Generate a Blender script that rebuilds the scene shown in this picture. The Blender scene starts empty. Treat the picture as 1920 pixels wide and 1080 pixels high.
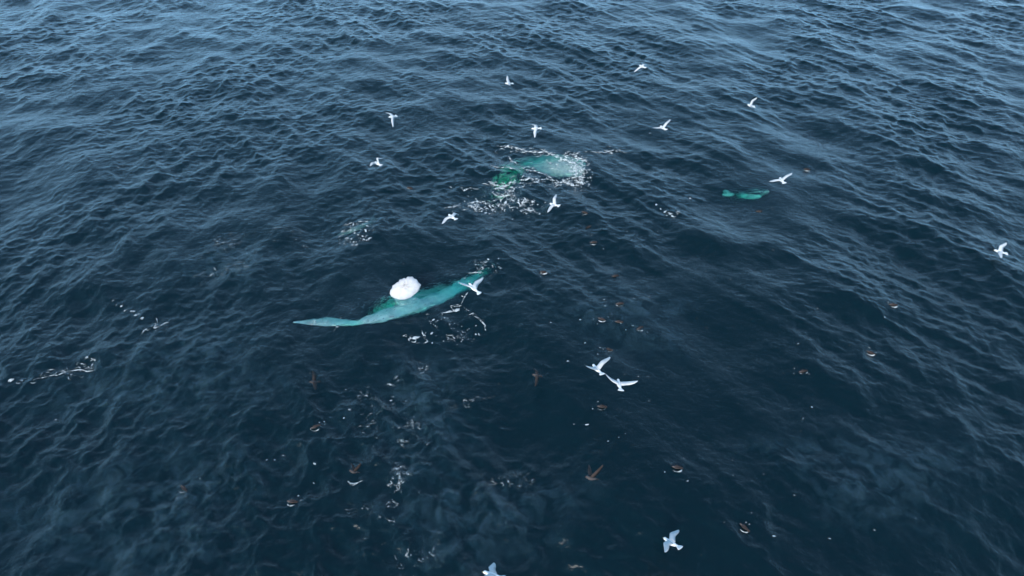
import bpy, bmesh, math, random
import numpy as np
from mathutils import Matrix, Vector

# ------------------------------------------------------------------ camera, sky, sun, exposure
scene = bpy.context.scene
col = scene.collection
CAM_H, PITCH, HFOV = 12.0, math.radians(40), math.radians(78)
cam_data = bpy.data.cameras.new('camera')
cam_data.sensor_width = 36.0
cam_data.angle = HFOV
cam_data.clip_start, cam_data.clip_end = 0.1, 12000.0
cam = bpy.data.objects.new('camera', cam_data)
cam.location = (0, 0, CAM_H)
cam.rotation_euler = (math.pi / 2 - PITCH, 0, 0)
col.objects.link(cam)
scene.camera = cam

SUN_ELEV, SUN_AZ = math.radians(28), math.radians(200)      # azimuth clockwise from +Y, behind the camera
world = bpy.data.worlds.new('World')
scene.world = world
world.use_nodes = True
wn, wl = world.node_tree.nodes, world.node_tree.links
wn.clear()
sky = wn.new('ShaderNodeTexSky')
sky.sky_type = 'NISHITA'
sky.sun_disc = False
sky.sun_elevation = SUN_ELEV
sky.sun_rotation = SUN_AZ
sky.altitude = 0
sky.air_density = 1.2
sky.dust_density = 0.4
sky.ozone_density = 4.0
bg = wn.new('ShaderNodeBackground')
bg.inputs['Strength'].default_value = 0.15
wo = wn.new('ShaderNodeOutputWorld')
# a thin broken layer of cloud over the whole sky
wtc = wn.new('ShaderNodeTexCoord')
wnz = wn.new('ShaderNodeTexNoise')
wnz.inputs['Scale'].default_value = 2.6
wnz.inputs['Detail'].default_value = 5
wl.new(wtc.outputs['Generated'], wnz.inputs['Vector'])
wmr = wn.new('ShaderNodeMapRange')                      # thickness of the layer, patchy
wmr.inputs['From Min'].default_value = 0.35
wmr.inputs['From Max'].default_value = 0.65
wmr.inputs['To Min'].default_value = -0.09
wmr.inputs['To Max'].default_value = -0.26
wl.new(wnz.outputs['Fac'], wmr.inputs['Value'])
wsp = wn.new('ShaderNodeSeparateXYZ')
wl.new(wtc.outputs['Generated'], wsp.inputs[0])


def wmath(op, a, b):
    nd = wn.new('ShaderNodeMath'); nd.operation = op
    for i, v in enumerate((a, b)):
        if isinstance(v, (int, float)): nd.inputs[i].default_value = v
        else: wl.new(v, nd.inputs[i])
    return nd.outputs[0]


# seen slantwise the layer is thicker: cover = 1 - exp(-t / sin(elevation))
wel = wmath('MAXIMUM', wsp.outputs['Z'], 0.04)
wcov = wmath('SUBTRACT', 1.0, wmath('EXPONENT', wmath('DIVIDE', wmr.outputs[0], wel), 0.0))
wmx = wn.new('ShaderNodeMix')
wmx.data_type = 'RGBA'
wmx.inputs[7].default_value = (3.7, 7.7, 11.8, 1)
wl.new(wcov, wmx.inputs[0])
wl.new(sky.outputs[0], wmx.inputs[6])
wl.new(wmx.outputs[2], bg.inputs['Color'])
wl.new(bg.outputs[0], wo.inputs['Surface'])

sun_data = bpy.data.lights.new('sun', 'SUN')
sun_data.energy = 3.6
sun_data.angle = math.radians(22)
sun_data.color = (1.0, 0.95, 0.88)
sun = bpy.data.objects.new('sun', sun_data)
sd = Vector((math.sin(SUN_AZ) * math.cos(SUN_ELEV), math.cos(SUN_AZ) * math.cos(SUN_ELEV), math.sin(SUN_ELEV)))
sun.rotation_euler = sd.to_track_quat('Z', 'Y').to_euler()
sun.location = (0, 0, 60)
col.objects.link(sun)

scene.view_settings.view_transform = 'Standard'
scene.view_settings.look = 'None'
scene.view_settings.exposure = 0.3
scene.view_settings.gamma = 1.0
scene.view_settings.use_curve_mapping = False
scene.cycles.use_denoising = True
scene.cycles.max_bounces = 8
scene.cycles.transmission_bounces = 6
scene.cycles.transparent_max_bounces = 12
scene.cycles.sample_clamp_indirect = 25.0
scene.cycles.caustics_refractive = True
scene.cycles.blur_glossy = 0.5

# ------------------------------------------------------------------ helpers
rng = np.random.default_rng(11)
random.seed(5)
FPX = 960 / math.tan(HFOV / 2)
CP, SP = math.cos(PITCH), math.sin(PITCH)


def ray(px, py):
    x, y = (px - 960) / FPX, (540 - py) / FPX
    return Vector((x, CP + SP * y, -SP + CP * y)).normalized()


def at(px, py, z=0.0):
    """World point on the level z below a direction of view given in photo pixels."""
    d = ray(px, py)
    t = (z - CAM_H) / d.z
    return Vector((0, 0, CAM_H)) + d * t


def under(px, py, depth, z0=0.0):
    """The same for a point under water, following the bent ray."""
    p = at(px, py, z0)
    d = ray(px, py)
    eta = 1 / 1.33
    c = -d.z
    k = 1 - eta * eta * (1 - c * c)
    r = Vector((d.x * eta, d.y * eta, -math.sqrt(k)))
    return p + r * (depth / -r.z)


def tag(o, label=None, cat=None, group=None, kind=None):
    if label: o['label'] = label
    if cat: o['category'] = cat
    if group: o['group'] = group
    if kind: o['kind'] = kind
    return o


def mesh_obj(name, verts, faces, mat, parent=None, smooth=True):
    me = bpy.data.meshes.new(name)
    me.from_pydata([tuple(v) for v in verts], [], faces)
    me.update()
    if smooth:
        me.polygons.foreach_set('use_smooth', [True] * len(me.polygons))
    me.materials.append(mat)
    o = bpy.data.objects.new(name, me)
    col.objects.link(o)
    if parent: o.parent = parent
    return o


def empty(name, loc=(0, 0, 0)):
    o = bpy.data.objects.new(name, None)
    o.empty_display_size = 0.2
    o.location = loc
    col.objects.link(o)
    return o


def new_mat(name):
    m = bpy.data.materials.new(name)
    m.use_nodes = True
    n = m.node_tree.nodes
    n.clear()
    out = n.new('ShaderNodeOutputMaterial')
    return m, n, m.node_tree.links, out


# ------------------------------------------------------------------ materials
def plumage(name, base, tip=None, rough=0.75, var=0.12, scale=14):
    m, n, l, out = new_mat(name)
    b = n.new('ShaderNodeBsdfPrincipled')
    tc = n.new('ShaderNodeTexCoord')
    nz = n.new('ShaderNodeTexNoise')
    nz.inputs['Scale'].default_value = scale
    nz.inputs['Detail'].default_value = 4
    l.new(tc.outputs['Object'], nz.inputs['Vector'])
    r = n.new('ShaderNodeValToRGB')
    r.color_ramp.elements[0].position = 0.3
    r.color_ramp.elements[1].position = 0.7
    r.color_ramp.elements[0].color = tuple(c * (1 - var) for c in base) + (1,)
    r.color_ramp.elements[1].color = tuple(min(1, c * (1 + var * 0.5)) for c in base) + (1,)
    l.new(nz.outputs['Fac'], r.inputs['Fac'])
    l.new(r.outputs['Color'], b.inputs['Base Color'])
    b.inputs['Roughness'].default_value = rough
    b.inputs['Specular IOR Level'].default_value = 0.2
    l.new(b.outputs[0], out.inputs['Surface'])
    return m


M_WHITE = plumage('white_plumage', (0.72, 0.71, 0.70), var=0.05)
M_GREY = plumage('pale_grey_plumage', (0.56, 0.56, 0.56), var=0.08)
M_TIPW = plumage('wing_tip_plumage', (0.70, 0.74, 0.79), var=0.1)
M_BILL = plumage('bill_horn', (0.55, 0.48, 0.22), var=0.1)
M_BROWN = plumage('sooty_brown_plumage', (0.050, 0.036, 0.032), var=0.35)
M_BROWN2 = plumage('greyish_brown_plumage', (0.085, 0.070, 0.066), var=0.35)


def whale_mat(name, pale, dark, scale, lo, hi):
    """Pale skin with darker mottling."""
    m, n, l, out = new_mat(name)
    b = n.new('ShaderNodeBsdfPrincipled')
    tc = n.new('ShaderNodeTexCoord')
    nz = n.new('ShaderNodeTexNoise')
    nz.inputs['Scale'].default_value = scale
    nz.inputs['Detail'].default_value = 5
    nz.inputs['Roughness'].default_value = 0.6
    l.new(tc.outputs['Object'], nz.inputs['Vector'])
    r = n.new('ShaderNodeValToRGB')
    r.color_ramp.elements[0].position = lo
    r.color_ramp.elements[1].position = hi
    r.color_ramp.elements[0].color = dark + (1,)
    r.color_ramp.elements[1].color = pale + (1,)
    l.new(nz.outputs['Fac'], r.inputs['Fac'])
    l.new(r.outputs['Color'], b.inputs['Base Color'])
    b.inputs['Roughness'].default_value = 0.55
    bp = n.new('ShaderNodeBump')
    bp.inputs['Strength'].default_value = 0.3
    bp.inputs['Distance'].default_value = 0.02
    l.new(nz.outputs['Fac'], bp.inputs['Height'])
    l.new(bp.outputs[0], b.inputs['Normal'])
    l.new(b.outputs[0], out.inputs['Surface'])
    return m


M_WHALE = whale_mat('pale_whale_skin', (0.95, 0.95, 0.92), (0.70, 0.75, 0.73), 6.0, 0.34, 0.56)
M_FIN = whale_mat('white_fin_skin', (0.54, 0.525, 0.52), (0.43, 0.42, 0.425), 7.0, 0.3, 0.6)
M_WHALE2 = whale_mat('grey_whale_skin', (0.70, 0.74, 0.66), (0.34, 0.40, 0.35), 1.8, 0.32, 0.6)
M_WHALE3 = whale_mat('dim_whale_skin', (0.30, 0.33, 0.26), (0.14, 0.16, 0.13), 1.8, 0.32, 0.6)
M_PLEAT = whale_mat('dark_pleat_skin', (0.05, 0.06, 0.065), (0.03, 0.035, 0.04), 3.0, 0.3, 0.6)


def foam_mat(name, cover, colour=(0.66, 0.69, 0.69)):
    """White bubbles; `cover` is how closed the film is."""
    m, n, l, out = new_mat(name)
    d = n.new('ShaderNodeBsdfDiffuse')
    d.inputs['Color'].default_value = colour + (1,)
    t = n.new('ShaderNodeBsdfTransparent')
    mix = n.new('ShaderNodeMixShader')
    tc = n.new('ShaderNodeTexCoord')
    nz = n.new('ShaderNodeTexNoise')
    nz.inputs['Scale'].default_value = 9
    nz.inputs['Detail'].default_value = 4
    nz.inputs['Roughness'].default_value = 0.65
    l.new(tc.outputs['Object'], nz.inputs['Vector'])
    r = n.new('ShaderNodeMapRange')
    r.inputs['From Min'].default_value = 0.62 - 0.35 * cover
    r.inputs['From Max'].default_value = 0.85 - 0.35 * cover
    l.new(nz.outputs['Fac'], r.inputs['Value'])
    mul = n.new('ShaderNodeMath')
    mul.operation = 'MULTIPLY'
    mul.inputs[1].default_value = 0.45 + 0.5 * cover
    l.new(r.outputs[0], mul.inputs[0])
    l.new(mul.outputs[0], mix.inputs['Fac'])
    l.new(t.outputs[0], mix.inputs[1])
    l.new(d.outputs[0], mix.inputs[2])
    l.new(mix.outputs[0], out.inputs['Surface'])
    return m


M_FOAM = foam_mat('foam', 0.70)
M_FOAM_THIN = foam_mat('thin_foam', 0.36)
M_FOAM_FILM = foam_mat('foam_film', 0.15)


def water_mat():
    m, n, l, out = new_mat('sea_water')
    geo = n.new('ShaderNodeNewGeometry')
    # fine ripples on top of the modelled waves
    mp = n.new('ShaderNodeMapping')
    mp.inputs['Scale'].default_value = (1.0, 1.0, 1.0)
    l.new(geo.outputs['Position'], mp.inputs['Vector'])
    n1 = n.new('ShaderNodeTexNoise')
    n1.inputs['Scale'].default_value = 9.0
    n1.inputs['Detail'].default_value = 4.0
    n1.inputs['Roughness'].default_value = 0.55
    n1.inputs['Distortion'].default_value = 0.6
    l.new(mp.outputs[0], n1.inputs['Vector'])
    bump = n.new('ShaderNodeBump')
    bump.inputs['Strength'].default_value = 1.0
    bump.inputs['Distance'].default_value = 0.022
    l.new(n1.outputs['Fac'], bump.inputs['Height'])
    fr = n.new('ShaderNodeFresnel')
    fr.inputs['IOR'].default_value = 1.333
    l.new(bump.outputs[0], fr.inputs['Normal'])
    gl = n.new('ShaderNodeBsdfGlossy')
    gl.inputs['Roughness'].default_value = 0.21
    gl.inputs['Color'].default_value = (1, 1, 1, 1)
    l.new(bump.outputs[0], gl.inputs['Normal'])
    rf = n.new('ShaderNodeBsdfRefraction')
    rf.inputs['IOR'].default_value = 1.333
    rf.inputs['Roughness'].default_value = 0.03
    rf.inputs['Color'].default_value = (1, 1, 1, 1)
    l.new(bump.outputs[0], rf.inputs['Normal'])
    # light scattered back out of the water itself
    df = n.new('ShaderNodeBsdfDiffuse')
    df.inputs['Color'].default_value = (0.0002, 0.092, 0.138, 1)
    body = n.new('ShaderNodeMixShader')
    body.inputs['Fac'].default_value = 0.09
    l.new(rf.outputs[0], body.inputs[1])
    l.new(df.outputs[0], body.inputs[2])
    top = n.new('ShaderNodeMixShader')
    l.new(fr.outputs[0], top.inputs['Fac'])
    l.new(body.outputs[0], top.inputs[1])
    l.new(gl.outputs[0], top.inputs[2])
    l.new(top.outputs[0], out.inputs['Surface'])
    va = n.new('ShaderNodeVolumeAbsorption')
    va.inputs['Color'].default_value = (0.0, 0.945, 0.885, 1)
    va.inputs['Density'].default_value = 1.85
    l.new(va.outputs[0], out.inputs['Volume'])
    return m


M_SEA = water_mat()


def haze_film():
    """Milky patchy film just under the surface; the mesh attribute thins it out towards the rim."""
    m, n, l, out = new_mat('milky_film')
    d = n.new('ShaderNodeBsdfDiffuse')
    d.inputs['Color'].default_value = (0.80, 0.76, 0.90, 1)
    t = n.new('ShaderNodeBsdfTransparent')
    at_ = n.new('ShaderNodeAttribute'); at_.attribute_name = 'bubbles'
    tc = n.new('ShaderNodeTexCoord')
    nz = n.new('ShaderNodeTexNoise')
    nz.inputs['Scale'].default_value = 2.2; nz.inputs['Detail'].default_value = 6
    nz.inputs['Roughness'].default_value = 0.62; nz.inputs['Distortion'].default_value = 0.7
    l.new(tc.outputs['Object'], nz.inputs['Vector'])
    r = n.new('ShaderNodeMapRange')
    r.inputs['From Min'].default_value = 0.43; r.inputs['From Max'].default_value = 0.72
    r.inputs['To Max'].default_value = 0.16
    l.new(nz.outputs['Fac'], r.inputs['Value'])
    mu = n.new('ShaderNodeMath'); mu.operation = 'MULTIPLY'
    l.new(r.outputs[0], mu.inputs[0]); l.new(at_.outputs['Fac'], mu.inputs[1])
    mix = n.new('ShaderNodeMixShader')
    l.new(mu.outputs[0], mix.inputs['Fac']); l.new(t.outputs[0], mix.inputs[1]); l.new(d.outputs[0], mix.inputs[2])
    l.new(mix.outputs[0], out.inputs['Surface'])
    return m


M_HAZE = haze_film()

# ------------------------------------------------------------------ the sea
NW = 200
lam = np.exp(np.linspace(math.log(0.07), math.log(7.5), NW)) * rng.uniform(0.94, 1.06, NW)
kk = 2 * np.pi / lam
WIND = math.radians(200)
# broad spread of directions, short waves the broadest
spread = np.interp(np.log(lam), [math.log(0.1), math.log(8)], [1.3, 0.7])
th = WIND + rng.normal(0, 1, NW) * spread
ph = rng.uniform(0, 2 * np.pi, NW)
# slope carried by each component
slope = np.interp(np.log(lam), np.log([0.07, 0.17, 0.33, 0.65, 1.3, 3.0, 7.0]),
                  [0.010, 0.022, 0.027, 0.025, 0.022, 0.020, 0.012]) * rng.uniform(0.6, 1.4, NW)
amp = slope / kk
kx, ky = kk * np.cos(th), kk * np.sin(th)
CALM = [(2.2, 22.6, 2.2, 0.6), (3.8, 12.8, 6.0, 0.5), (4.5, 8.5, 3.5, 0.3), (9.6, 18.8, 1.9, 0.75),
        (-5.0, 7.0, 3.6, -0.55), (8.5, 8.5, 4.0, -0.35)]   # x, y, radius, strength: slicks round the whales


def sea_at(x, y, cell=0.03):
    """Displaced position of the surface point that rests at (x, y)."""
    x = np.asarray(x, dtype=np.float32); y = np.asarray(y, dtype=np.float32)
    cell = np.broadcast_to(np.asarray(cell, dtype=np.float32), x.shape)
    dx = np.zeros(x.shape, np.float32); dy = dx.copy(); z = dx.copy()
    # patchy wind: short waves come and go over several metres
    gust = (1 + 0.45 * np.sin(0.31 * x + 0.17 * y + 1.0) * np.sin(0.23 * y - 0.11 * x + 0.4)
            + 0.25 * np.sin(0.71 * x - 0.53 * y + 2.0))
    for cx, cy, r, q in CALM:
        gust = gust * (1 - q * np.exp(-((x - cx) ** 2 + (y - cy) ** 2) / (r * r)))
    gust = gust * (1 + 0.35 * np.exp(-((y - 6) / 3.5) ** 2))      # a puff of wind over the nearest water
    gust = np.clip(gust, 0.2, 1.7)
    for i in range(NW):
        a = amp[i] * np.clip((lam[i] / cell - 2.0) / 2.0, 0, 1)
        if lam[i] < 1.6:
            a = a * gust
        p = kx[i] * x + ky[i] * y + ph[i]
        s, c = np.sin(p), np.cos(p)
        z += a * c
        dx -= a * 0.6 * math.cos(th[i]) * s
        dy -= a * 0.6 * math.sin(th[i]) * s
    return x + dx, y + dy, z


def rest_of(x, y):
    """Rest coordinates whose displaced point lies at (x, y)."""
    u, v = np.array(x, dtype=np.float32), np.array(y, dtype=np.float32)
    for _ in range(4):
        X, Y, Z = sea_at(u, v)
        u, v = u + (x - X), v + (y - Y)
    return u, v


def surf_z(x, y):
    """Height of the surface at one point (all components at once)."""
    u, v = x, y
    for _ in range(4):
        p = kx * u + ky * v + ph
        s_ = np.sin(p) * amp * 0.6
        u, v = x + float((s_ * np.cos(th)).sum()), y + float((s_ * np.sin(th)).sum())
    return float((amp * np.cos(kx * u + ky * v + ph)).sum())


def on_sea(px, py):
    """Where a direction of view meets the waves."""
    z = 0.0
    for _ in range(6):
        p = at(px, py, z)
        z += 0.7 * (surf_z(p.x, p.y) - z)
    p = at(px, py, z)
    return Vector((p.x, p.y, z))


def build_sea():
    # columns fan out with distance so that the waves stay finely modelled close by
    un = np.linspace(-1, 1, 1060)
    outs, st, u = [], 0.004, 1.0
    while u < 160:
        u += st; st *= 1.14; outs.append(u)
    outs = np.array(outs)
    us = np.concatenate([-outs[::-1], un, outs])
    ys_in = [3.5]
    while ys_in[-1] < 47:
        ys_in.append(ys_in[-1] + 0.028 + 0.0014 * max(0, ys_in[-1] - 6))
    ys_in = np.array(ys_in)
    outp, st, y = [], 0.1, ys_in[-1]
    while y < 5000:
        y += st; st *= 1.14; outp.append(y)
    outm, st, y = [], 0.05, ys_in[0]
    while y > -3000:
        y -= st; st *= 1.2; outm.append(y)
    ys = np.concatenate([np.array(outm)[::-1], ys_in, np.array(outp)])
    wid = np.interp(ys, [-10, 3.5, 47, 80], [10.5, 10.5, 37.5, 40])
    X = us[None, :] * wid[:, None]
    Y = np.repeat(ys[:, None], len(us), 1)
    xs = us
    C = np.maximum(np.gradient(us)[None, :] * wid[:, None], np.gradient(ys)[:, None])
    X2, Y2, Z = sea_at(X.ravel(), Y.ravel(), C.ravel())
    nx, ny = len(xs), len(ys)
    co = np.stack([X2, Y2, Z], 1).astype(np.float32)
    i = np.arange(ny - 1)[:, None] * nx + np.arange(nx - 1)[None, :]
    q = np.stack([i, i + 1, i + nx + 1, i + nx], -1).reshape(-1, 4).astype(np.int32)
    me = bpy.data.meshes.new('sea')
    me.vertices.add(len(co)); me.vertices.foreach_set('co', co.ravel())
    me.loops.add(q.size); me.loops.foreach_set('vertex_index', q.ravel())
    me.polygons.add(len(q))
    me.polygons.foreach_set('loop_start', np.arange(0, q.size, 4, dtype=np.int32))
    me.polygons.foreach_set('use_smooth', np.ones(len(q), dtype=bool))
    me.update(calc_edges=True)
    me.materials.append(M_SEA)
    o = bpy.data.objects.new('sea', me)
    col.objects.link(o)
    tag(o, 'dark blue choppy open sea', kind='structure')
    print('sea faces', len(q), 'z', Z.min(), Z.max(), Z.std())
    return o


build_sea()


def build_bed():  # added unseen dark plane, keeps sky below from shining through the water
    m, n, l, out = new_mat('added_bed_dark')
    b = n.new('ShaderNodeBsdfDiffuse')
    nz = n.new('ShaderNodeTexNoise')
    nz.inputs['Scale'].default_value = 0.2
    r = n.new('ShaderNodeValToRGB')
    r.color_ramp.elements[0].color = (0.04, 0.045, 0.04, 1)
    r.color_ramp.elements[1].color = (0.09, 0.09, 0.08, 1)
    l.new(nz.outputs['Fac'], r.inputs['Fac'])
    l.new(r.outputs[0], b.inputs['Color'])
    l.new(b.outputs[0], out.inputs['Surface'])
    s = 5200
    o = mesh_obj('added_sea_bed', [(-s, -s, -45), (s, -s, -45), (s, s, -45), (-s, s, -45)], [(0, 1, 2, 3)], m, smooth=False)
    tag(o, 'added unseen sea bed that blocks sky light from below the water', kind='structure')


build_bed()

# ------------------------------------------------------------------ birds
def loft(rings, cap=True):
    """Skin a list of equal-length vertex rings."""
    n = len(rings[0])
    verts = [v for r in rings for v in r]
    faces = []
    for a in range(len(rings) - 1):
        for i in range(n):
            j = (i + 1) % n
            faces.append((a * n + i, a * n + j, (a + 1) * n + j, (a + 1) * n + i))
    if cap:
        faces.append(tuple(range(n))[::-1])
        faces.append(tuple((len(rings) - 1) * n + i for i in range(n)))
    return verts, faces


def body_rings():
    prof = [(-0.150, 0.012, 0.010, 0.004), (-0.120, 0.026, 0.022, 0.002), (-0.070, 0.042, 0.037, -0.002),
            (-0.010, 0.054, 0.049, -0.006), (0.050, 0.056, 0.051, -0.006), (0.095, 0.046, 0.043, 0.000),
            (0.120, 0.036, 0.035, 0.008), (0.140, 0.033, 0.033, 0.014), (0.160, 0.033, 0.033, 0.016),
            (0.178, 0.025, 0.025, 0.014), (0.190, 0.012, 0.012, 0.010)]
    rings = []
    for x, w, h, z in prof:
        rings.append([Vector((x, w * math.cos(t), z + h * math.sin(t))) for t in np.linspace(0, 2 * math.pi, 12, endpoint=False)])
    return rings


def wing_mesh(side, a1, s1, a2, s2):
    sh = Vector((0.06, 0.030 * side, 0.030))
    d1 = Vector((math.sin(s1), math.cos(s1) * math.cos(a1) * side, math.cos(s1) * math.sin(a1)))
    d2 = Vector((-math.sin(s2), math.cos(s2) * math.cos(a2) * side, math.cos(s2) * math.sin(a2)))
    wr = sh + d1 * 0.18
    # leading edge: shoulder, wrist, tip, rounded at the wrist
    st = [(0.0, 0.150), (0.25, 0.152), (0.5, 0.145), (0.8, 0.140), (1.0, 0.138), (1.2, 0.128), (1.45, 0.108),
          (1.7, 0.082), (1.88, 0.052), (1.97, 0.028), (2.0, 0.010)]

    def lead(t):
        if t <= 1: return sh + d1 * 0.18 * t
        return wr + d2 * 0.30 * (t - 1)
    rings = []
    for t, c in st:
        p = lead(t)
        if 0.75 < t < 1.3:
            p = (lead(t - 0.12) + lead(t) + lead(t + 0.12)) / 3
        dd = d1.lerp(d2, min(1, max(0, (t - 0.7) / 0.6))).normalized()
        back = Vector((-1, 0, 0))
        # the trailing edge turns with the hand so that the wing stays about as wide across as it is
        k = min(1, max(0, (t - 0.8) / 1.2)) * 0.75
        perp = (back - dd * back.dot(dd))
        perp.normalize()
        ch = back.lerp(perp, k).normalized()
        up = dd.cross(ch) * (-side)
        if up.length < 1e-4: up = Vector((0, 0, 1))
        up.normalize()
        if up.z < 0: up = -up
        th = 0.016 * (1 - t / 2.2)
        p0 = p + ch * (-0.02)
        ring = [p0, p0 + ch * c * 0.18 + up * th, p0 + ch * c * 0.5 + up * th * 0.9, p0 + ch * c + up * th * 0.05,
                p0 + ch * c * 0.5 - up * th * 0.15, p0 + ch * c * 0.18 - up * th * 0.4]
        rings.append(ring)
    return loft(rings)


def tail_mesh(spread=0.07):
    rings = []
    for x, w, h in [(-0.10, 0.022, 0.012), (-0.15, 0.034, 0.007), (-0.19, 0.034 + spread * 0.35, 0.005), (-0.225, 0.034 + spread * 0.5, 0.003)]:
        r = []
        for k, y in enumerate(np.linspace(-1, 1, 7)):
            r.append(Vector((x - 0.012 * (1 - y * y) * (x < -0.18), w * y, 0.003 + h)))
        for y in np.linspace(1, -1, 7):
            r.append(Vector((x - 0.012 * (1 - y * y) * (x < -0.18), w * y, 0.003 - h)))
        rings.append(r)
    return loft(rings)


def bill_mesh():
    rings = []
    for x, r, z in [(0.183, 0.010, 0.011), (0.20, 0.007, 0.009), (0.216, 0.002, 0.005)]:
        rings.append([Vector((x, r * math.cos(t), z + r * math.sin(t))) for t in np.linspace(0, 2 * math.pi, 6, endpoint=False)])
    return loft(rings)


def shared(name, vf, mat):
    me = bpy.data.meshes.new(name)
    me.from_pydata([tuple(v) for v in vf[0]], [], vf[1])
    me.update()
    me.polygons.foreach_set('use_smooth', [True] * len(me.polygons))
    me.materials.append(mat)
    return me


BODY = {'w': shared('gull_body', loft(body_rings()), M_WHITE), 'b': shared('dark_bird_body', loft(body_rings()), M_BROWN2)}
TAIL = {'w': shared('gull_tail', tail_mesh(0.09), M_WHITE), 'b': shared('dark_bird_tail', tail_mesh(0.03), M_BROWN)}
BILL = {'w': shared('gull_bill', bill_mesh(), M_BILL), 'b': shared('dark_bird_bill', bill_mesh(), M_BROWN)}


def child(name, me, parent):
    o = bpy.data.objects.new(name, me)
    col.objects.link(o)
    o.parent = parent
    return o


def bird_rot(yaw, pit, rol):
    return (Matrix.Rotation(yaw, 4, 'Z') @ Matrix.Rotation(-pit, 4, 'Y') @ Matrix.Rotation(rol, 4, 'X')).to_euler()


def flying_bird(name, p, label, group, kind='w', size=0.95, lift=0.0):
    root = empty(name, (p[0], p[1], p[2] + lift))
    root.rotation_euler = bird_rot(*p[3:6])
    root.scale = (size,) * 3
    tag(root, label, 'bird', group)
    b = child('body', BODY[kind], root)
    child('bill', BILL[kind], b)
    child('tail', TAIL[kind], root)
    wm = M_GREY if kind == 'w' else M_BROWN
    for side, q in ((1, p[6:10]), (-1, p[10:14])):
        child('wing', shared('wing', wing_mesh(side, *q), wm), root)
    return root


GULLS = {
    'G1': (-0.144, 28.083, 0.613, 3.486, 0.125, -0.11, 0.345, 0.3, 0.172, -0.08, 0.43, 0.05, 0.229, 0.427),
    'G2': (5.89, 28.328, 1.296, 2.21, -0.048, -0.189, -0.315, 0.309, -0.18, 0.182, -0.102, 0.471, -0.548, -0.365),
    'G3': (9.944, 25.043, 0.891, 3.389, 0.331, -0.454, 0.446, 0.633, 0.606, -0.247, 0.862, -0.027, 0.725, 0.967),
    'G4': (-4.915, 24.446, 0.688, 3.919, 0.148, -0.405, -0.524, 0.5, -0.41, -0.22, -0.252, -0.237, -0.53, 0.018),
    'G5': (0.961, 23.448, 0.641, 3.265, -0.031, -0.217, -0.373, 0.358, -0.14, 0.002, -0.092, -0.156, -0.501, -0.357),
    'G6': (5.566, 21.641, 1.543, 1.939, -0.105, -0.178, 0.17, 0.18, 0.45, 0.448, 0.656, 0.022, -0.016, -0.376),
    'G7': (-4.811, 20.246, 0.834, 2.321, -0.079, -0.126, 0.516, 0.37, 0.056, 0.836, 1.072, 0.678, -0.56, 0.005),
    'G8': (8.673, 17.79, 1.586, 1.602, -0.087, -0.244, -0.022, 0.295, 0.315, 0.623, 0.386, 0.281, -0.245, -0.512),
    'G9': (1.396, 17.784, 0.669, 2.451, -0.199, -0.257, 0.082, -0.049, 0.11, 0.429, 0.666, 0.33, -0.238, -0.232),
    'G10': (-1.819, 16.102, 1.304, 2.274, -0.094, -0.036, -0.15, 0.311, -0.139, 0.628, -0.08, 0.494, -0.735, -0.249),
    'G11': (-0.969, 12.271, 1.694, 2.396, 0.305, 0.084, 0.221, 0.981, 0.545, -0.241, -0.088, 0.447, -0.03, 0.075),
    'G12': (15.012, 15.609, 0.35, 2.861, 0.132, -0.133, 0.258, 0.434, 0.212, -0.033, 0.4, -0.163, 0.156, 0.869),
    'G13': (1.964, 9.964, 1.192, 2.057, -0.138, 0.137, 0.517, -0.353, 0.582, 0.271, 0.671, 0.156, 0.004, -0.154),
    'G14': (2.443, 9.621, 1.052, 1.61, -0.174, 0.184, 0.305, 0.134, 0.717, 0.347, 0.16, 0.034, 0.834, 0.604),
    'G15': (3.088, 6.208, 0.347, 2.337, -0.343, 0.27, 0.308, -0.121, 0.032, 0.731, 0.149, 0.557, -0.221, 0.039),
    'G16': (-0.339, 5.33, 0.863, 2.877, 0.019, 0.464, 0.207, 0.439, 0.031, 0.382, -0.248, 0.353, -0.318, 0.139),
    'B1': (-4.815, 10.33, 0.349, 3.88, 0.577, -0.224, 0.054, 0.471, 0.309, -0.307, 0.588, -0.142, -0.187, 0.47),
    'B2': (0.605, 10.47, 0.427, 3.509, 0.519, -0.187, -0.37, 0.248, 0.072, -0.433, -0.21, -0.509, -0.564, 0.372),
    'B3': (1.474, 6.713, 1.765, 3.343, 0.507, 0.666, 0.939, -0.079, 1.161, 0.405, 0.53, -0.25, 0.528, 0.51),
    'B4': (-3.365, 7.803, 0.35, 3.773, 0.86, 0.419, 0.694, 0.368, 0.801, -0.321, 0.368, -0.591, 0.234, 0.477),
}
GULL_LABELS = {
    'G1': 'white gull with one wing raised straight up, topmost left of the far flock',
    'G2': 'farthest white gull gliding at the top, one long wing pointing down left',
    'G3': 'small white gull at upper right with one bent wing raised right',
    'G4': 'white gull with a long wing hanging straight down, upper left of centre',
    'G5': 'white gull with wing hanging down just above the pale foamy whale',
    'G6': 'white gull flying right of the foamy whale with far wing raised',
    'G7': 'white gull with folded zigzag wings, leftmost of the far flock',
    'G8': 'white gull gliding on spread wings above the striped submerged whale',
    'G9': 'white gull banking with wings spread up and down below the foam patch',
    'G10': 'white gull beside the foam strands, near wing stretched down left',
    'G11': 'white gull fluttering over the right end of the turquoise whale',
    'G12': 'white gull alone at the far right edge of the picture',
    'G13': 'upper left of two white gulls flying close together right of centre',
    'G14': 'lower right of two white gulls flying close together, wings in a wide V',
    'G15': 'large near white gull with bent wings at the bottom right of centre',
    'G16': 'near white gull cut off by the bottom edge of the picture',
}
DARK_LABELS = {
    'B1': 'dark brown seabird flying low with wings spread, left below the turquoise whale',
    'B2': 'dark seabird with drooping wing skimming the water left of the gull pair',
    'B3': 'dark brown seabird landing with both wings raised, lower centre right',
    'B4': 'dark brown seabird with raised wings and white splash, lower left of centre',
}
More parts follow.
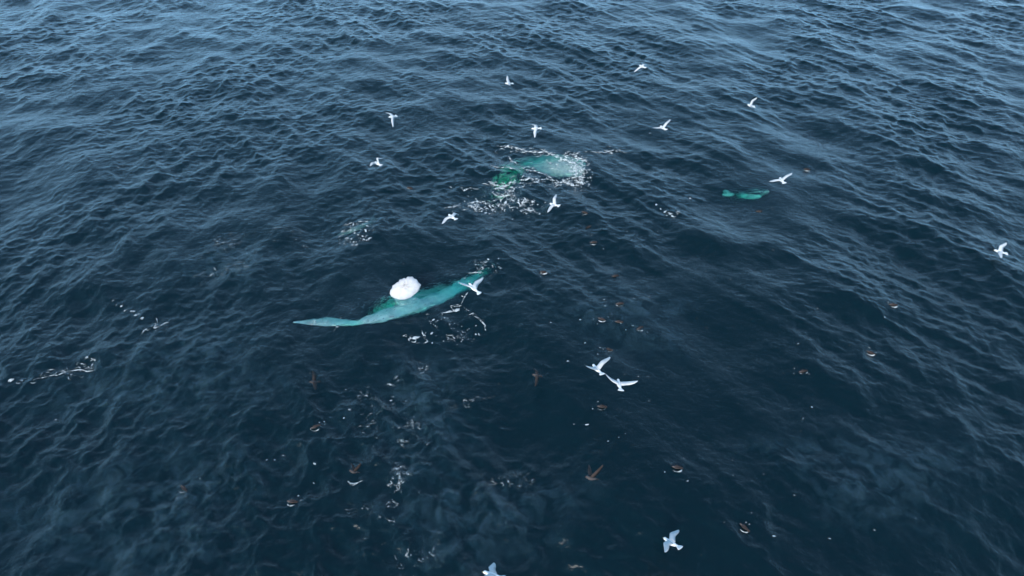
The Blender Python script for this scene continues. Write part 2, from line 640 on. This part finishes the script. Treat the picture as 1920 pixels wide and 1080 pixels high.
for k, p in GULLS.items():
    if k in GULL_LABELS:
        flying_bird('gull', p, GULL_LABELS[k], 'white gulls circling over the whales')
    else:
        z = surf_z(p[0], p[1])
        flying_bird('dark_seabird', p, DARK_LABELS[k], 'dark seabirds over the whales', 'b', 0.72)


def folded_wing(side):
    rings = []
    for x, w, z, c in [(0.085, 0.006, 0.012, 0.030), (0.05, 0.012, 0.018, 0.042), (-0.02, 0.014, 0.020, 0.044),
                       (-0.10, 0.011, 0.020, 0.030), (-0.18, 0.007, 0.022, 0.016), (-0.235, 0.002, 0.026, 0.004)]:
        y0 = side * np.interp(x, [-0.235, -0.10, 0.0, 0.085], [0.006, 0.030, 0.054, 0.044])
        rings.append([Vector((x, y0 + w * math.cos(t) , z + c * math.sin(t))) for t in np.linspace(0, 2 * math.pi, 8, endpoint=False)])
    return loft(rings)


FOLDED = {s: shared('folded_wing', folded_wing(s), M_BROWN) for s in (1, -1)}


def floating_bird(px, py, yaw, label, size=0.55, group='dark seabirds sitting on the water'):
    c = on_sea(px, py)
    root = empty('floating_seabird', (c.x, c.y, c.z + 0.012))
    root.rotation_euler = (0, random.uniform(-0.1, 0.1), yaw)
    root.scale = (size,) * 3
    tag(root, label, 'bird', group)
    b = child('body', BODY['b'], root)
    child('bill', BILL['b'], b)
    child('tail', TAIL['b'], root)
    for s in (1, -1): child('wing', FOLDED[s], root)
    return root


SITTERS = [
    (591, 801, 3.6, 'dark seabird sitting on the water below the low flying brown bird, lower left'),
    (1269, 877, 2.9, 'dark seabird in a ring of white flecks above the large near gull'),
    (1632, 662, 2.4, 'dark seabird with pale wing edge alone on the right side'),
    (1505, 697, 3.3, 'dark seabird on the water left below the lone right side bird'),
    (1128, 763, 3.0, 'dark seabird on the water just below the pair of gulls'),
    (1395, 989, 2.2, 'dark seabird floating right of the large near gull at the bottom'),
    (548, 941, 3.1, 'dark seabird floating at lower left beyond the near ripples'),
    (1096, 399, 2.6, 'dark seabird right of the banking gull below the foam'),
    (1104, 426, 0.8, 'dark seabird just under the one right of the banking gull'),
    (1112, 455, 3.2, 'dark seabird with white flecks, lowest of three right of the banking gull'),
    (1161, 570, 3.2, 'dark seabird with bright white splash, topmost of the right centre cluster'),
    (1128, 599, 2.7, 'dark seabird at the left of the right centre cluster'),
    (1160, 604, 3.0, 'dark seabird amid grey foam in the middle of the right centre cluster'),
    (1199, 616, 3.7, 'dark seabird at the lower right of the right centre cluster'),
    (1140, 656, 2.8, 'dark seabird on the water just above the upper gull of the pair'),
    (1019, 511, 2.9, 'dark seabird with white splash right of the gull over the whale'),
    (1153, 518, 3.5, 'dark seabird on the water above the right centre cluster'),
    (345, 916, 2.5, 'dark seabird among ripples at the lower left'),
    (1512, 318, 3.1, 'dark seabird floating right of the gull above the striped whale'),
    (1423, 397, 3.0, 'dark seabird floating just below the striped submerged whale'),
    (1674, 572, 2.9, 'dark seabird floating alone on the right, below the far right gull'),
    (768, 353, 2.8, 'dark seabird floating left of the foam strands, below the leftmost far gull'),
]
for px, py, yaw, lab in SITTERS:
    floating_bird(px, py, yaw, lab)

# ------------------------------------------------------------------ whales
def resample(pts, n):
    """Catmull-Rom through tuples of any length."""
    P = np.array(pts, dtype=float)
    P = np.vstack([2 * P[0] - P[1], P, 2 * P[-1] - P[-2]])
    m = len(pts) - 1
    out = []
    for s in np.linspace(0, m - 1e-6, n):
        i = int(s); t = s - i
        a, b, c, d = P[i], P[i + 1], P[i + 2], P[i + 3]
        out.append(0.5 * (2 * b + (c - a) * t + (2 * a - 5 * b + 4 * c - d) * t * t + (3 * b - a - 3 * c + d) * t ** 3))
    return np.array(out)


def whale_body(name, spine, mat, parent, n=70, m=28, tilt=0.0, rough=0.0):
    """spine rows: photo x, photo y, depth of the back, half width, half height (metres)."""
    S = resample(spine, n)
    zs = np.array([on_sea(r[0], r[1]).z for r in spine])
    zl = np.interp(np.linspace(0, len(spine) - 1, n), np.arange(len(spine)), zs)
    zl = np.convolve(np.pad(zl, 6, mode='edge'), np.ones(13) / 13, 'valid')
    C = [under(s[0], s[1], max(0.02, s[2]) + max(0.01, s[4]), z) for s, z in zip(S, zl)]
    rings = []
    ph1 = rng.uniform(0, 6.28, 4)
    for i in range(n):
        t = (C[min(i + 1, n - 1)] - C[max(i - 1, 0)]).normalized()
        side = t.cross(Vector((0, 0, 1))).normalized()
        if side.y < 0: side = -side                              # side points away from the viewer
        sd_ = (side * math.cos(tilt) - Vector((0, 0, 1)) * math.sin(tilt)).normalized()
        up = t.cross(sd_).normalized()
        if up.z < 0: up = -up
        w, h = max(0.004, S[i][3]), max(0.004, S[i][4])
        r = []
        for j in range(m):
            a = 2 * math.pi * j / m
            k = 1 + rough * (0.5 * math.sin(5 * a + ph1[0] + i * 0.35) + 0.5 * math.sin(i * 0.9 + ph1[1]) * math.cos(2 * a + ph1[2]))
            r.append(C[i] + sd_ * (w * math.cos(a) * k) + up * (h * math.sin(a) * k))
        rings.append(r)
    v, f = loft(rings)
    o = mesh_obj(name, v, f, mat, parent)
    return o


# the turquoise whale in front: tail at the left, body running down to the right
w1 = empty('whale')
tag(w1, 'long turquoise whale just under the surface with a white scalloped fin raised', 'whale', 'whales at the surface')
whale_body('body', [
    (550, 604, 0.14, 0.02, 0.01), (580, 604, 0.14, 0.13, 0.03), (612, 603, 0.16, 0.22, 0.05), (642, 605, 0.22, 0.15, 0.05),
    (668, 605, 0.26, 0.09, 0.05), (684, 601, 0.12, 0.18, 0.07), (705, 596, 0.13, 0.26, 0.10), (740, 586, 0.17, 0.30, 0.14),
    (780, 574, 0.22, 0.32, 0.16), (820, 560, 0.30, 0.31, 0.15), (850, 545, 0.48, 0.29, 0.14), (880, 528, 0.85, 0.24, 0.12),
    (905, 512, 1.5, 0.16, 0.08), (925, 500, 2.3, 0.06, 0.05)], M_WHALE, w1, n=110, m=32, tilt=0.30, rough=0.13)
# the flank behind it, deeper and dimmer
whale_body('flank', [(700, 584, 2.2, 0.10, 0.05), (730, 575, 1.7, 0.28, 0.14), (775, 563, 1.45, 0.38, 0.18), (820, 549, 1.6, 0.34, 0.16), (860, 533, 2.2, 0.16, 0.08)],
           M_WHALE, w1, n=40, m=24, tilt=0.3, rough=0.08)


def raised_fin():
    out = [(729.2, 551), (730.5, 544), (733, 541), (735.5, 535), (739, 532.5), (743, 529.5), (746.5, 527.5), (749, 523.5),
           (753, 522.5), (757, 520.5), (761, 521), (764.5, 518), (769, 517.3), (774, 518), (778, 521), (782, 523.5), (786, 528), (790.5, 534),
           (788.5, 539), (787, 543), (784, 548), (778, 553), (770, 559), (758, 563), (747, 563), (738, 560), (732, 556)]
    cxy = (760, 541)
    o2 = []
    for i, (x, y) in enumerate(out):
        k = 0.955 + (0.024 if i % 2 else -0.024) * (2 <= i <= 17)
        o2.append((cxy[0] + (x - cxy[0]) * k, cxy[1] + (y - cxy[1]) * k))
    out = o2
    base = at(760, 566, on_sea(760, 566).z - 0.03)
    a = math.radians(42)
    nrm = Vector((0.10, -math.cos(a), math.sin(a))).normalized()
    P = []
    for x, y in out:
        d = ray(x, y); o = Vector((0, 0, CAM_H))
        t = (base - o).dot(nrm) / d.dot(nrm)
        P.append(o + d * t)
    c = sum(P, Vector()) / len(P)
    n = len(P)
    verts, faces = [], []
    lev = [1.0, 0.985, 0.93, 0.82, 0.65, 0.42, 0.18]
    for sgn in (1, -1):
        for s in lev:
            hgt = 0.11 * math.sqrt(max(0, 1 - s ** 2.6))
            for i, p in enumerate(P):
                lump = 0.022 * math.sin(i * 1.9 + s * 9) + 0.018 * math.sin(i * 0.7 - s * 13)
                q = c + (p - c) * s + nrm * sgn * (hgt + lump * (1 - s) * 2)
                verts.append(q)
    L = len(lev)
    for b in (0, 1):
        off = b * L * n
        for r in range(L - 1):
            for i in range(n):
                j = (i + 1) % n
                q = (off + r * n + i, off + r * n + j, off + (r + 1) * n + j, off + (r + 1) * n + i)
                faces.append(q if b == 0 else q[::-1])
        cap = tuple(off + (L - 1) * n + i for i in range(n))
        faces.append(cap if b == 0 else cap[::-1])
    for i in range(n):
        j = (i + 1) % n
        faces.append((i, L * n + i, L * n + j, j))
    return mesh_obj('raised_fin', verts, faces, M_FIN, w1)


o = raised_fin()
tag(o, 'white rounded scalloped fin rising out of the water')
# the root of the fin under water, joining it to the back
whale_body('fin_root', [(742, 553, 0.15, 0.10, 0.08), (752, 560, 0.12, 0.26, 0.14), (768, 566, 0.16, 0.30, 0.16), (790, 568, 0.32, 0.12, 0.1)],
           M_WHALE, w1, n=24, m=20, tilt=0.2)

# the pale whale wrapped in foam, farther out
w2 = empty('whale')
tag(w2, 'pale grey green whale back awash, wrapped in white foam strands', 'whale', 'whales at the surface')
whale_body('body', [
    (1095, 322, 0.25, 0.10, 0.06), (1086, 320, 0.10, 0.50, 0.18), (1068, 315, 0.06, 0.80, 0.24), (1042, 308, 0.09, 0.85, 0.26),
    (1015, 304, 0.42, 0.72, 0.24), (988, 306, 1.2, 0.55, 0.22), (964, 320, 2.1, 0.42, 0.20), (944, 342, 2.7, 0.30, 0.16),
    (930, 356, 3.0, 0.10, 0.05)], M_WHALE2, w2, n=80, m=32, tilt=0.05, rough=0.05)

# the small pale streak left of the foam
w3 = empty('whale')
tag(w3, 'faint pale greenish whale fin under speckled foam, left of the centre', 'whale', 'whales at the surface')
whale_body('body', [(632, 443, 0.9, 0.05, 0.03), (648, 437, 0.35, 0.14, 0.05), (664, 430, 0.12, 0.17, 0.06), (680, 423, 0.18, 0.15, 0.05),
                    (694, 418, 0.7, 0.08, 0.04), (706, 412, 1.6, 0.03, 0.02)], M_WHALE3, w3, n=40, m=20, tilt=0.1, rough=0.05)

# the striped one on the right: head with throat folds, back out of sight, tail showing again
w4 = empty('whale')
tag(w4, 'small striped green whale under water at right, its tail showing separately', 'whale', 'whales at the surface')
whale_body('body', [(1442, 359, 0.16, 0.03, 0.03), (1432, 360, 0.34, 0.24, 0.10), (1415, 362, 0.40, 0.40, 0.14), (1401, 363, 0.75, 0.32, 0.14),
                    (1393, 363, 2.2, 0.12, 0.08), (1382, 361, 3.0, 0.08, 0.06), (1374, 360, 2.6, 0.05, 0.04),
                    (1371, 360, 0.7, 0.14, 0.04), (1366, 360, 0.36, 0.22, 0.05), (1361, 362, 0.42, 0.14, 0.04), (1358, 365, 1.0, 0.03, 0.02)], M_WHALE2, w4, n=150, m=28, tilt=0.1, rough=0.04)


def pleats():
    for k, dy in enumerate((-7.5, -3.6, 0.8)):
        n = 26
        rings = []
        for i in range(n):
            t = i / (n - 1)
            x = 1397 + 40 * t
            y = 362 + dy * (0.55 + 0.45 * math.sin(math.pi * min(1, t * 1.1))) - 2.2 * t
            c = under(x, y, 0.28 + 0.08 * abs(t - 0.6), on_sea(x, y).z)
            w = 0.05 * math.sin(math.pi * min(0.98, max(0.02, t))) + 0.004
            rings.append([c + Vector((0, w * math.cos(a), 0.03 * math.sin(a))) for a in np.linspace(0, 2 * math.pi, 8, endpoint=False)])
        v, f = loft(rings)
        mesh_obj('throat_fold', v, f, M_PLEAT, w4)


pleats()

# ------------------------------------------------------------------ foam
def cell_of(y):
    y = np.asarray(y)
    wid = np.interp(y, [-10, 3.5, 47, 80], [10.5, 10.5, 37.5, 40])
    return np.maximum(2 / 1059 * wid, 0.028 + 0.0014 * np.maximum(0, y - 6))


class Foam:
    """Collects strips and flecks of foam that lie on the moving surface."""

    def __init__(self):
        self.x, self.y, self.h, self.f = [], [], [], []

    def strip(self, P, width, gap=0.15, jag=0.05, height=0.02):
        """P: list of world (x, y) in order."""
        P = np.array(P)
        if len(P) < 2: return
        seg = np.hypot(*np.diff(P, axis=0).T)
        L = seg.sum()
        n = max(6, int(L / 0.035))
        s = np.concatenate([[0], np.cumsum(seg)])
        q = np.linspace(0, L, n)
        X, Y = np.interp(q, s, P[:, 0]), np.interp(q, s, P[:, 1])
        # wander
        def wob(sc, am):
            k = max(2, int(L / sc) + 2)
            return np.interp(q, np.linspace(0, L, k), rng.normal(0, am, k))
        X = X + wob(0.35, jag) + wob(0.12, jag * 0.4); Y = Y + wob(0.35, jag) + wob(0.12, jag * 0.4)
        tx, ty = np.gradient(X), np.gradient(Y)
        ln = np.hypot(tx, ty) + 1e-6
        nx, ny = -ty / ln, tx / ln
        w = width * np.clip(0.72 + wob(0.25, 0.45) + wob(0.08, 0.35), 0, 2.2)
        w *= (wob(0.5, 1.0) > -1.3 + gap * 2)
        w *= np.sqrt(np.clip(np.minimum(q, L - q) / (0.1 + 0.1 * L), 0.05, 1))
        b = len(self.x)
        for i in range(n):
            for o_, hh in ((-1, 0.0), (0, 1.0), (1, 0.0)):
                self.x.append(X[i] + nx[i] * w[i] * o_ * 0.5); self.y.append(Y[i] + ny[i] * w[i] * o_ * 0.5)
                self.h.append(0.008 + height * hh * min(1, w[i] / max(width, 1e-4)))
        for i in range(n - 1):
            if w[i] <= 0.002 and w[i + 1] <= 0.002: continue
            a = b + 3 * i
            self.f.append((a, a + 1, a + 4, a + 3)); self.f.append((a + 1, a + 2, a + 5, a + 4))

    def strand(self, px, width, branches=0, **kw):
        P = [on_sea(x, y) for x, y in px]
        P = [(p.x, p.y) for p in P]
        self.strip(P, width, **kw)
        Q = np.array(P)
        for _ in range(branches):
            i = rng.integers(0, len(Q) - 1); t = rng.random()
            p = Q[i] * (1 - t) + Q[i + 1] * t
            a = rng.uniform(0, 6.28); l = rng.uniform(0.08, 0.28)
            k = np.linspace(0, 1, 4)[:, None]
            bend = rng.normal(0, 0.07, (4, 2)) * k
            self.strip(p + k * l * np.array([math.cos(a), math.sin(a)]) + bend, width * 0.4, gap=0.25, jag=0.03)

    def lace(self, cx, cy, rx, ry, n, width=0.03, size=0.35, ang=None, **kw):
        """Short curling strands spread over an elliptical area of the water, given in photo pixels."""
        c = on_sea(cx, cy); ex = (at(cx + rx, cy) - at(cx, cy)).length; ey = abs(at(cx, cy - ry).y - at(cx, cy).y)
        for _ in range(n):
            r = math.sqrt(rng.random()) if rng.random() < 0.6 else rng.random()
            a = rng.uniform(0, 6.28)
            p = np.array([c.x + ex * r * math.cos(a), c.y + ey * r * math.sin(a)])
            d = rng.uniform(0, 6.28) if ang is None else ang + rng.normal(0, 0.6)
            l = size * rng.uniform(0.3, 1.2)
            pts = [p]
            for _k in range(5):
                d += rng.normal(0, 1.0)
                p = p + l / 5 * np.array([math.cos(d), math.sin(d)])
                pts.append(p)
            self.strip(pts, width * rng.uniform(0.4, 1.3), jag=0.015, **kw)

    def fleck(self, px, py, size, stretch=1.6, ang=None, wpos=None, height=0.4):
        c = on_sea(px, py) if wpos is None else Vector((wpos[0], wpos[1], 0))
        a0 = rng.uniform(0, 6.28) if ang is None else ang
        n = 7
        b = len(self.x)
        self.x.append(c.x); self.y.append(c.y); self.h.append(0.01 + size * height)
        for i in range(n):
            t = 2 * math.pi * i / n
            r = size * rng.uniform(0.65, 1.25)
            u, v = r * stretch * math.cos(t), r * math.sin(t)
            self.x.append(c.x + u * math.cos(a0) - v * math.sin(a0)); self.y.append(c.y + u * math.sin(a0) + v * math.cos(a0))
            self.h.append(0.006)
        for i in range(n):
            self.f.append((b, b + 1 + i, b + 1 + (i + 1) % n))

    def flecks(self, cx, cy, rx, ry, n, lo=0.012, hi=0.05):
        c = on_sea(cx, cy); ex = (at(cx + rx, cy) - at(cx, cy)).length; ey = abs(at(cx, cy - ry).y - at(cx, cy).y)
        for _ in range(n):
            r = math.sqrt(rng.random()); a = rng.uniform(0, 6.28)
            s = lo + (hi - lo) * rng.random() ** 2.5
            self.fleck(0, 0, s, rng.uniform(1, 2.2), wpos=(c.x + ex * r * math.cos(a), c.y + ey * r * math.sin(a)))

    def build(self, label, mat=None, name='sea_foam'):
        x, y = np.array(self.x, np.float32), np.array(self.y, np.float32)
        u, v = x.copy(), y.copy()
        for _ in range(3):
            X, Y, Z = sea_at(u, v, cell_of(y))
            u, v = u + (x - X), v + (y - Y)
        X, Y, Z = sea_at(u, v, cell_of(y))
        vs = np.stack([X, Y, Z + np.array(self.h)], 1)
        o = mesh_obj(name, vs.tolist(), self.f, mat or M_FOAM)
        return tag(o, label, None, None, 'stuff')


def milky_patch(cx, cy, rx, ry, label):  # thin pale film a little below the surface
    c = on_sea(cx, cy)
    ex = (at(cx + rx, cy) - at(cx, cy)).length; ey = abs(at(cx, cy - ry).y - at(cx, cy).y)
    nu, nv = 70, 24
    xs, ys, ds = [], [], []
    for j in range(nv + 1):
        r = j / nv
        for i in range(nu):
            a = 2 * math.pi * i / nu
            k = 1 + 0.18 * math.sin(3 * a + cx) + 0.12 * math.sin(5 * a + cy)
            xs.append(c.x + ex * r * k * math.cos(a)); ys.append(c.y + ey * r * k * math.sin(a)); ds.append((1 - r * r) ** 1.2)
    x, y = np.array(xs, np.float32), np.array(ys, np.float32)
    X, Y, Z = sea_at(x, y, np.maximum(cell_of(y), 0.25))
    f = []
    for j in range(nv):
        for i in range(nu):
            i2 = (i + 1) % nu
            f.append((j * nu + i, (j + 1) * nu + i, (j + 1) * nu + i2, j * nu + i2))
    o_ = mesh_obj('milky_water', np.stack([X, Y, Z - 0.14], 1).tolist(), f, M_HAZE)
    at_ = o_.data.attributes.new('bubbles', 'FLOAT', 'POINT')  # film strength, full in the middle, none at the rim
    at_.data.foreach_set('value', np.array(ds, np.float32))
    tag(o_, label, None, None, 'stuff')


for hx, hy, hrx, hry, hl in [
        (250, 960, 330, 170, 'milky patches in the water at the lower left'),
        (330, 700, 260, 110, 'milky streaks at left below the row of splashes'),
        (770, 770, 150, 120, 'milky trail in the water below the turquoise whale'),
        (880, 960, 260, 110, 'milky patch in the nearest water at the bottom centre'),
        (1180, 590, 160, 70, 'milky patch under the cluster of dark seabirds'),
        (940, 375, 110, 36, 'greenish milky wake left of the pale whale'),
        (1640, 880, 240, 110, 'milky wisps in the water at the lower right'),
        (1062, 316, 40, 26, 'pale aerated water over the foamy whale'),
        (430, 490, 140, 50, 'milky patch under the scattered foam at left')]:
    milky_patch(hx, hy, hrx, hry, hl)

# foam round the pale whale
F = Foam()
F.strand([(952, 291), (960, 304), (975, 312), (995, 319), (1012, 322), (1025, 330), (1036, 337)], 0.075, 5)
F.strand([(922, 311), (940, 315), (960, 316), (985, 314), (1000, 318)], 0.06, 4)
F.strand([(972, 335), (995, 336), (1025, 336), (1052, 338)], 0.09, 6)
F.strand([(968, 343), (995, 345), (1018, 341), (1052, 342), (1072, 347)], 0.07, 5)
F.strand([(932, 272), (955, 275), (975, 281), (1000, 285), (1020, 287), (1040, 292), (1060, 300), (1078, 307), (1092, 317)], 0.08, 14, gap=0.25)
F.strand([(1050, 294), (1070, 290), (1100, 287), (1132, 286), (1150, 281), (1172, 286)], 0.05, 6, gap=0.45)
F.lace(1152, 283, 22, 6, 14, 0.035, 0.3)
F.lace(1083, 320, 15, 26, 150, 0.05, 0.32)
F.lace(1072, 300, 24, 12, 60, 0.04, 0.32)
F.lace(1060, 343, 30, 6, 50, 0.045, 0.3)
F.lace(1040, 300, 50, 14, 30, 0.03, 0.4)
F.lace(980, 282, 45, 8, 26, 0.03, 0.4)
F.flecks(1085, 325, 26, 34, 90)
F.flecks(1040, 330, 70, 24, 60, 0.01, 0.03)
F.build('white foam strands and froth round the pale whale')
F = Foam()
F.strand([(837, 350), (860, 351), (875, 355), (895, 357)], 0.05, 3)
F.strand([(832, 390), (857, 384), (882, 379), (910, 382)], 0.07, 5)
F.strand([(922, 376), (940, 370), (960, 366), (963, 355)], 0.06, 6)
F.strand([(905, 345), (925, 350), (940, 342), (958, 350), (965, 362)], 0.05, 6)
F.lace(942, 354, 24, 14, 46, 0.055, 0.5)
F.lace(945, 388, 60, 14, 52, 0.04, 0.4)
F.lace(985, 385, 18, 10, 26, 0.035, 0.35)
F.lace(900, 390, 40, 9, 26, 0.04, 0.4)
F.flecks(930, 385, 100, 30, 90, 0.01, 0.03)
F.build('lacy white foam trailing left of the pale whale')
# left of the whales
F = Foam()
F.lace(425, 456, 28, 12, 34, 0.035, 0.4)
F.strand([(505, 445), (512, 432), (528, 426), (541, 432), (545, 442), (530, 452), (510, 456)], 0.04, 8, gap=0.3)
F.lace(565, 435, 14, 10, 10, 0.035, 0.3)
F.lace(462, 440, 20, 6, 12, 0.03, 0.3)
F.lace(440, 500, 26, 10, 24, 0.03, 0.35)
F.strand([(368, 535), (385, 525), (400, 514), (415, 508)], 0.045, 5, gap=0.3)
F.lace(395, 515, 24, 10, 16, 0.03, 0.35)
F.flecks(470, 460, 130, 50, 70, 0.008, 0.028)
F.build('scattered lacy foam on the water at left', M_FOAM_THIN)
F = Foam()
F.flecks(668, 436, 36, 22, 80, 0.012, 0.04)
F.lace(655, 430, 22, 14, 18, 0.03, 0.25)
F.lace(680, 445, 16, 8, 10, 0.03, 0.2)
F.build('speckled foam over the faint whale fin')
F = Foam()
F.strand([(60, 714), (82, 706), (100, 702), (118, 699), (140, 697), (176, 691)], 0.028, 8, gap=0.3)
F.lace(160, 684, 20, 10, 20, 0.02, 0.25)
F.fleck(20, 713, 0.05, 1.6, 0.6); F.fleck(37, 716, 0.055, 1.3, 1.0)
F.lace(130, 698, 50, 8, 14, 0.018, 0.25)
F.build('thin foam line with two white flecks at the left edge')
F = Foam()
for x, y, s in [(212, 564, .045), (218, 572, .035), (229, 573.5, .05), (236, 582, .055), (249, 584, .08), (256.5, 590.5, .08), (267, 597, .06), (285, 612, .03)]:
    F.fleck(x, y, s * 0.62, 1.5)
F.lace(292, 612, 16, 10, 10, 0.03, 0.3)
F.build('row of small white splashes at left')
# round the turquoise whale
F = Foam()
F.strand([(830, 588), (842, 585), (855, 582), (863, 574), (868, 560), (878, 551)], 0.055, 5, gap=0.1)
F.strand([(866, 576), (880, 583), (893, 592), (906, 606), (911, 621)], 0.04, 4, gap=0.35)
F.strand([(890, 520), (898, 511), (904, 506)], 0.05, 2)
F.fleck(855, 582, 0.06, 1.8, 0.6)
F.flecks(840, 620, 60, 24, 60, 0.01, 0.03)
F.flecks(915, 498, 30, 18, 30, 0.01, 0.04)
F.lace(905, 495, 12, 12, 8, 0.03, 0.25)
F.lace(779, 632, 22, 5, 10, 0.04, 0.3)
F.fleck(779, 633, 0.06, 2.0, 0.3)
F.lace(850, 632, 16, 4, 8, 0.03, 0.25)
F.build('foam streaks and flecks below the turquoise whale')
F = Foam()                                                      # wash along the whale where it breaks the surface
F.strand([(550, 604), (575, 606), (600, 609), (625, 611), (650, 608), (672, 606)], 0.035, 6, gap=0.45)
F.strand([(672, 601), (690, 597), (700, 604), (682, 607)], 0.05, 5, gap=0.3)
F.lace(690, 601, 16, 5, 14, 0.035, 0.22)
F.lace(610, 604, 40, 7, 22, 0.016, 0.3, ang=0.2)
F.lace(760, 580, 60, 12, 26, 0.014, 0.3, ang=0.35)
F.lace(720, 594, 30, 9, 16, 0.016, 0.28, ang=0.3)
F.strand([(735, 566), (750, 569), (770, 566), (786, 556)], 0.04, 5, gap=0.3)
F.build('thin wash of foam along the turquoise whale', M_FOAM_THIN)
# near foam
F = Foam()
F.lace(745, 716, 12, 6, 26, 0.035, 0.3)
F.lace(797, 691, 7, 7, 26, 0.05, 0.25)
F.strand([(772, 680), (785, 676), (795, 682)], 0.03, 2, gap=0.4)
F.strand([(706, 780), (722, 768), (735, 762), (752, 755)], 0.05, 8, gap=0.25)
F.lace(690, 744, 20, 8, 14, 0.03, 0.3)
F.strand([(676, 800), (690, 795), (702, 790)], 0.035, 4, gap=0.3)
F.lace(775, 800, 18, 9, 22, 0.035, 0.3)
F.strand([(715, 822), (735, 826), (758, 830), (780, 826)], 0.04, 8, gap=0.3)
F.strand([(846, 772), (856, 764), (870, 756), (884, 749), (900, 742), (905, 752)], 0.04, 8, gap=0.35)
F.lace(885, 760, 9, 7, 10, 0.035, 0.25)
F.flecks(760, 770, 110, 70, 120, 0.008, 0.025)
F.build('lacy foam patches below the whale, lower centre', M_FOAM_THIN)
F = Foam()
F.lace(748, 890, 11, 20, 60, 0.04, 0.35)
F.fleck(756, 875, 0.07, 1.3, 1.2)
F.lace(742, 912, 10, 8, 12, 0.03, 0.25)
F.build('white curl of foam near the bottom, left of centre', M_FOAM_THIN)
F = Foam()
F.strand([(905, 905), (930, 900), (955, 896), (980, 897), (995, 910)], 0.035, 8, gap=0.35)
F.lace(965, 902, 34, 10, 22, 0.03, 0.3)
F.strand([(645, 958), (665, 952), (685, 953), (704, 957)], 0.035, 4, gap=0.25)
F.strand([(705, 972), (725, 976), (748, 979)], 0.03, 3, gap=0.3)
F.lace(738, 944, 12, 8, 14, 0.03, 0.25)
F.lace(790, 1040, 26, 10, 14, 0.03, 0.3)
F.lace(745, 1062, 14, 6, 8, 0.03, 0.3)
F.flecks(800, 980, 180, 80, 80, 0.006, 0.02)
F.build('thin foam curls on the nearest water', M_FOAM_THIN)
# right of centre
F = Foam()
for x, y, s in [(1231, 384, .05), (1239, 392, .045), (1247, 397, .06), (1252, 400, .06), (1258, 401, .06), (1260, 405, .04), (1294, 372, .05)]:
    F.fleck(x, y, s * 0.65, 1.7)
F.lace(1258, 402, 12, 6, 8, 0.03, 0.25)
F.build('short row of white flecks left of the striped whale')
# splashes at the floating birds and loose flecks of froth
F = Foam()
for px, py, yaw, lab in SITTERS:
    c = on_sea(px, py)
    a = 1.1 if 'white' in lab else rng.uniform(0.5, 1.2)
    # a curved wash on the side towards the viewer
    arc = [(c.x + 0.11 * math.cos(t), c.y - 0.01 + 0.09 * math.sin(t)) for t in np.linspace(3.5, 5.6 + 0.3 * a, 7)]
    if a > 0.75: F.strip(arc, 0.030 * a + 0.004, gap=0.0, jag=0.006, height=0.03)
    for _ in range(4):
        F.fleck(0, 0, rng.uniform(0.006, 0.018), 1.5, wpos=(c.x + rng.normal(0, 0.25), c.y + rng.normal(0, 0.2)))
p = GULLS['B4']; F.strip([(p[0] - 0.2, p[1] - 0.02), (p[0] - 0.05, p[1] - 0.1), (p[0] + 0.15, p[1] - 0.04)], 0.09, gap=0, jag=0.01)
F.build('white splashes round the floating dark seabirds')
F = Foam()
for _ in range(70):
    x, y = rng.normal(1000, 430), rng.normal(620, 230)
    if 0 < x < 1920 and 60 < y < 1080:
        F.fleck(x, y, 0.007 + 0.016 * rng.random() ** 3, rng.uniform(1.2, 3), rng.normal(0, 0.4))
for x, y in [(1088, 600), (1113, 555), (1122, 556), (1132, 562), (1189, 560), (1217, 557), (1187, 611), (1065, 677), (1171, 701), (1197, 706), (1215, 707),
             (1032, 605), (1097, 643), (882, 258), (1240, 183), (1157, 172), (1219, 250), (1395, 232), (1440, 250), (1718, 297), (1760, 568), (1555, 1010),
             (230, 311), (222, 314), (1325, 615), (1370, 524), (1522, 763), (1505, 785), (590, 870), (588, 905), (500, 862), (515, 862),
             (1100, 797), (1140, 828), (1160, 820), (1187, 835), (1510, 250), (1867, 342), (1900, 280), (1800, 127), (1875, 148), (1708, 95), (1497, 113)]:
    F.fleck(x, y, rng.uniform(0.009, 0.020), rng.uniform(1.6, 2.8), rng.normal(0, 0.4))
F.build('tiny white flecks scattered over the sea')
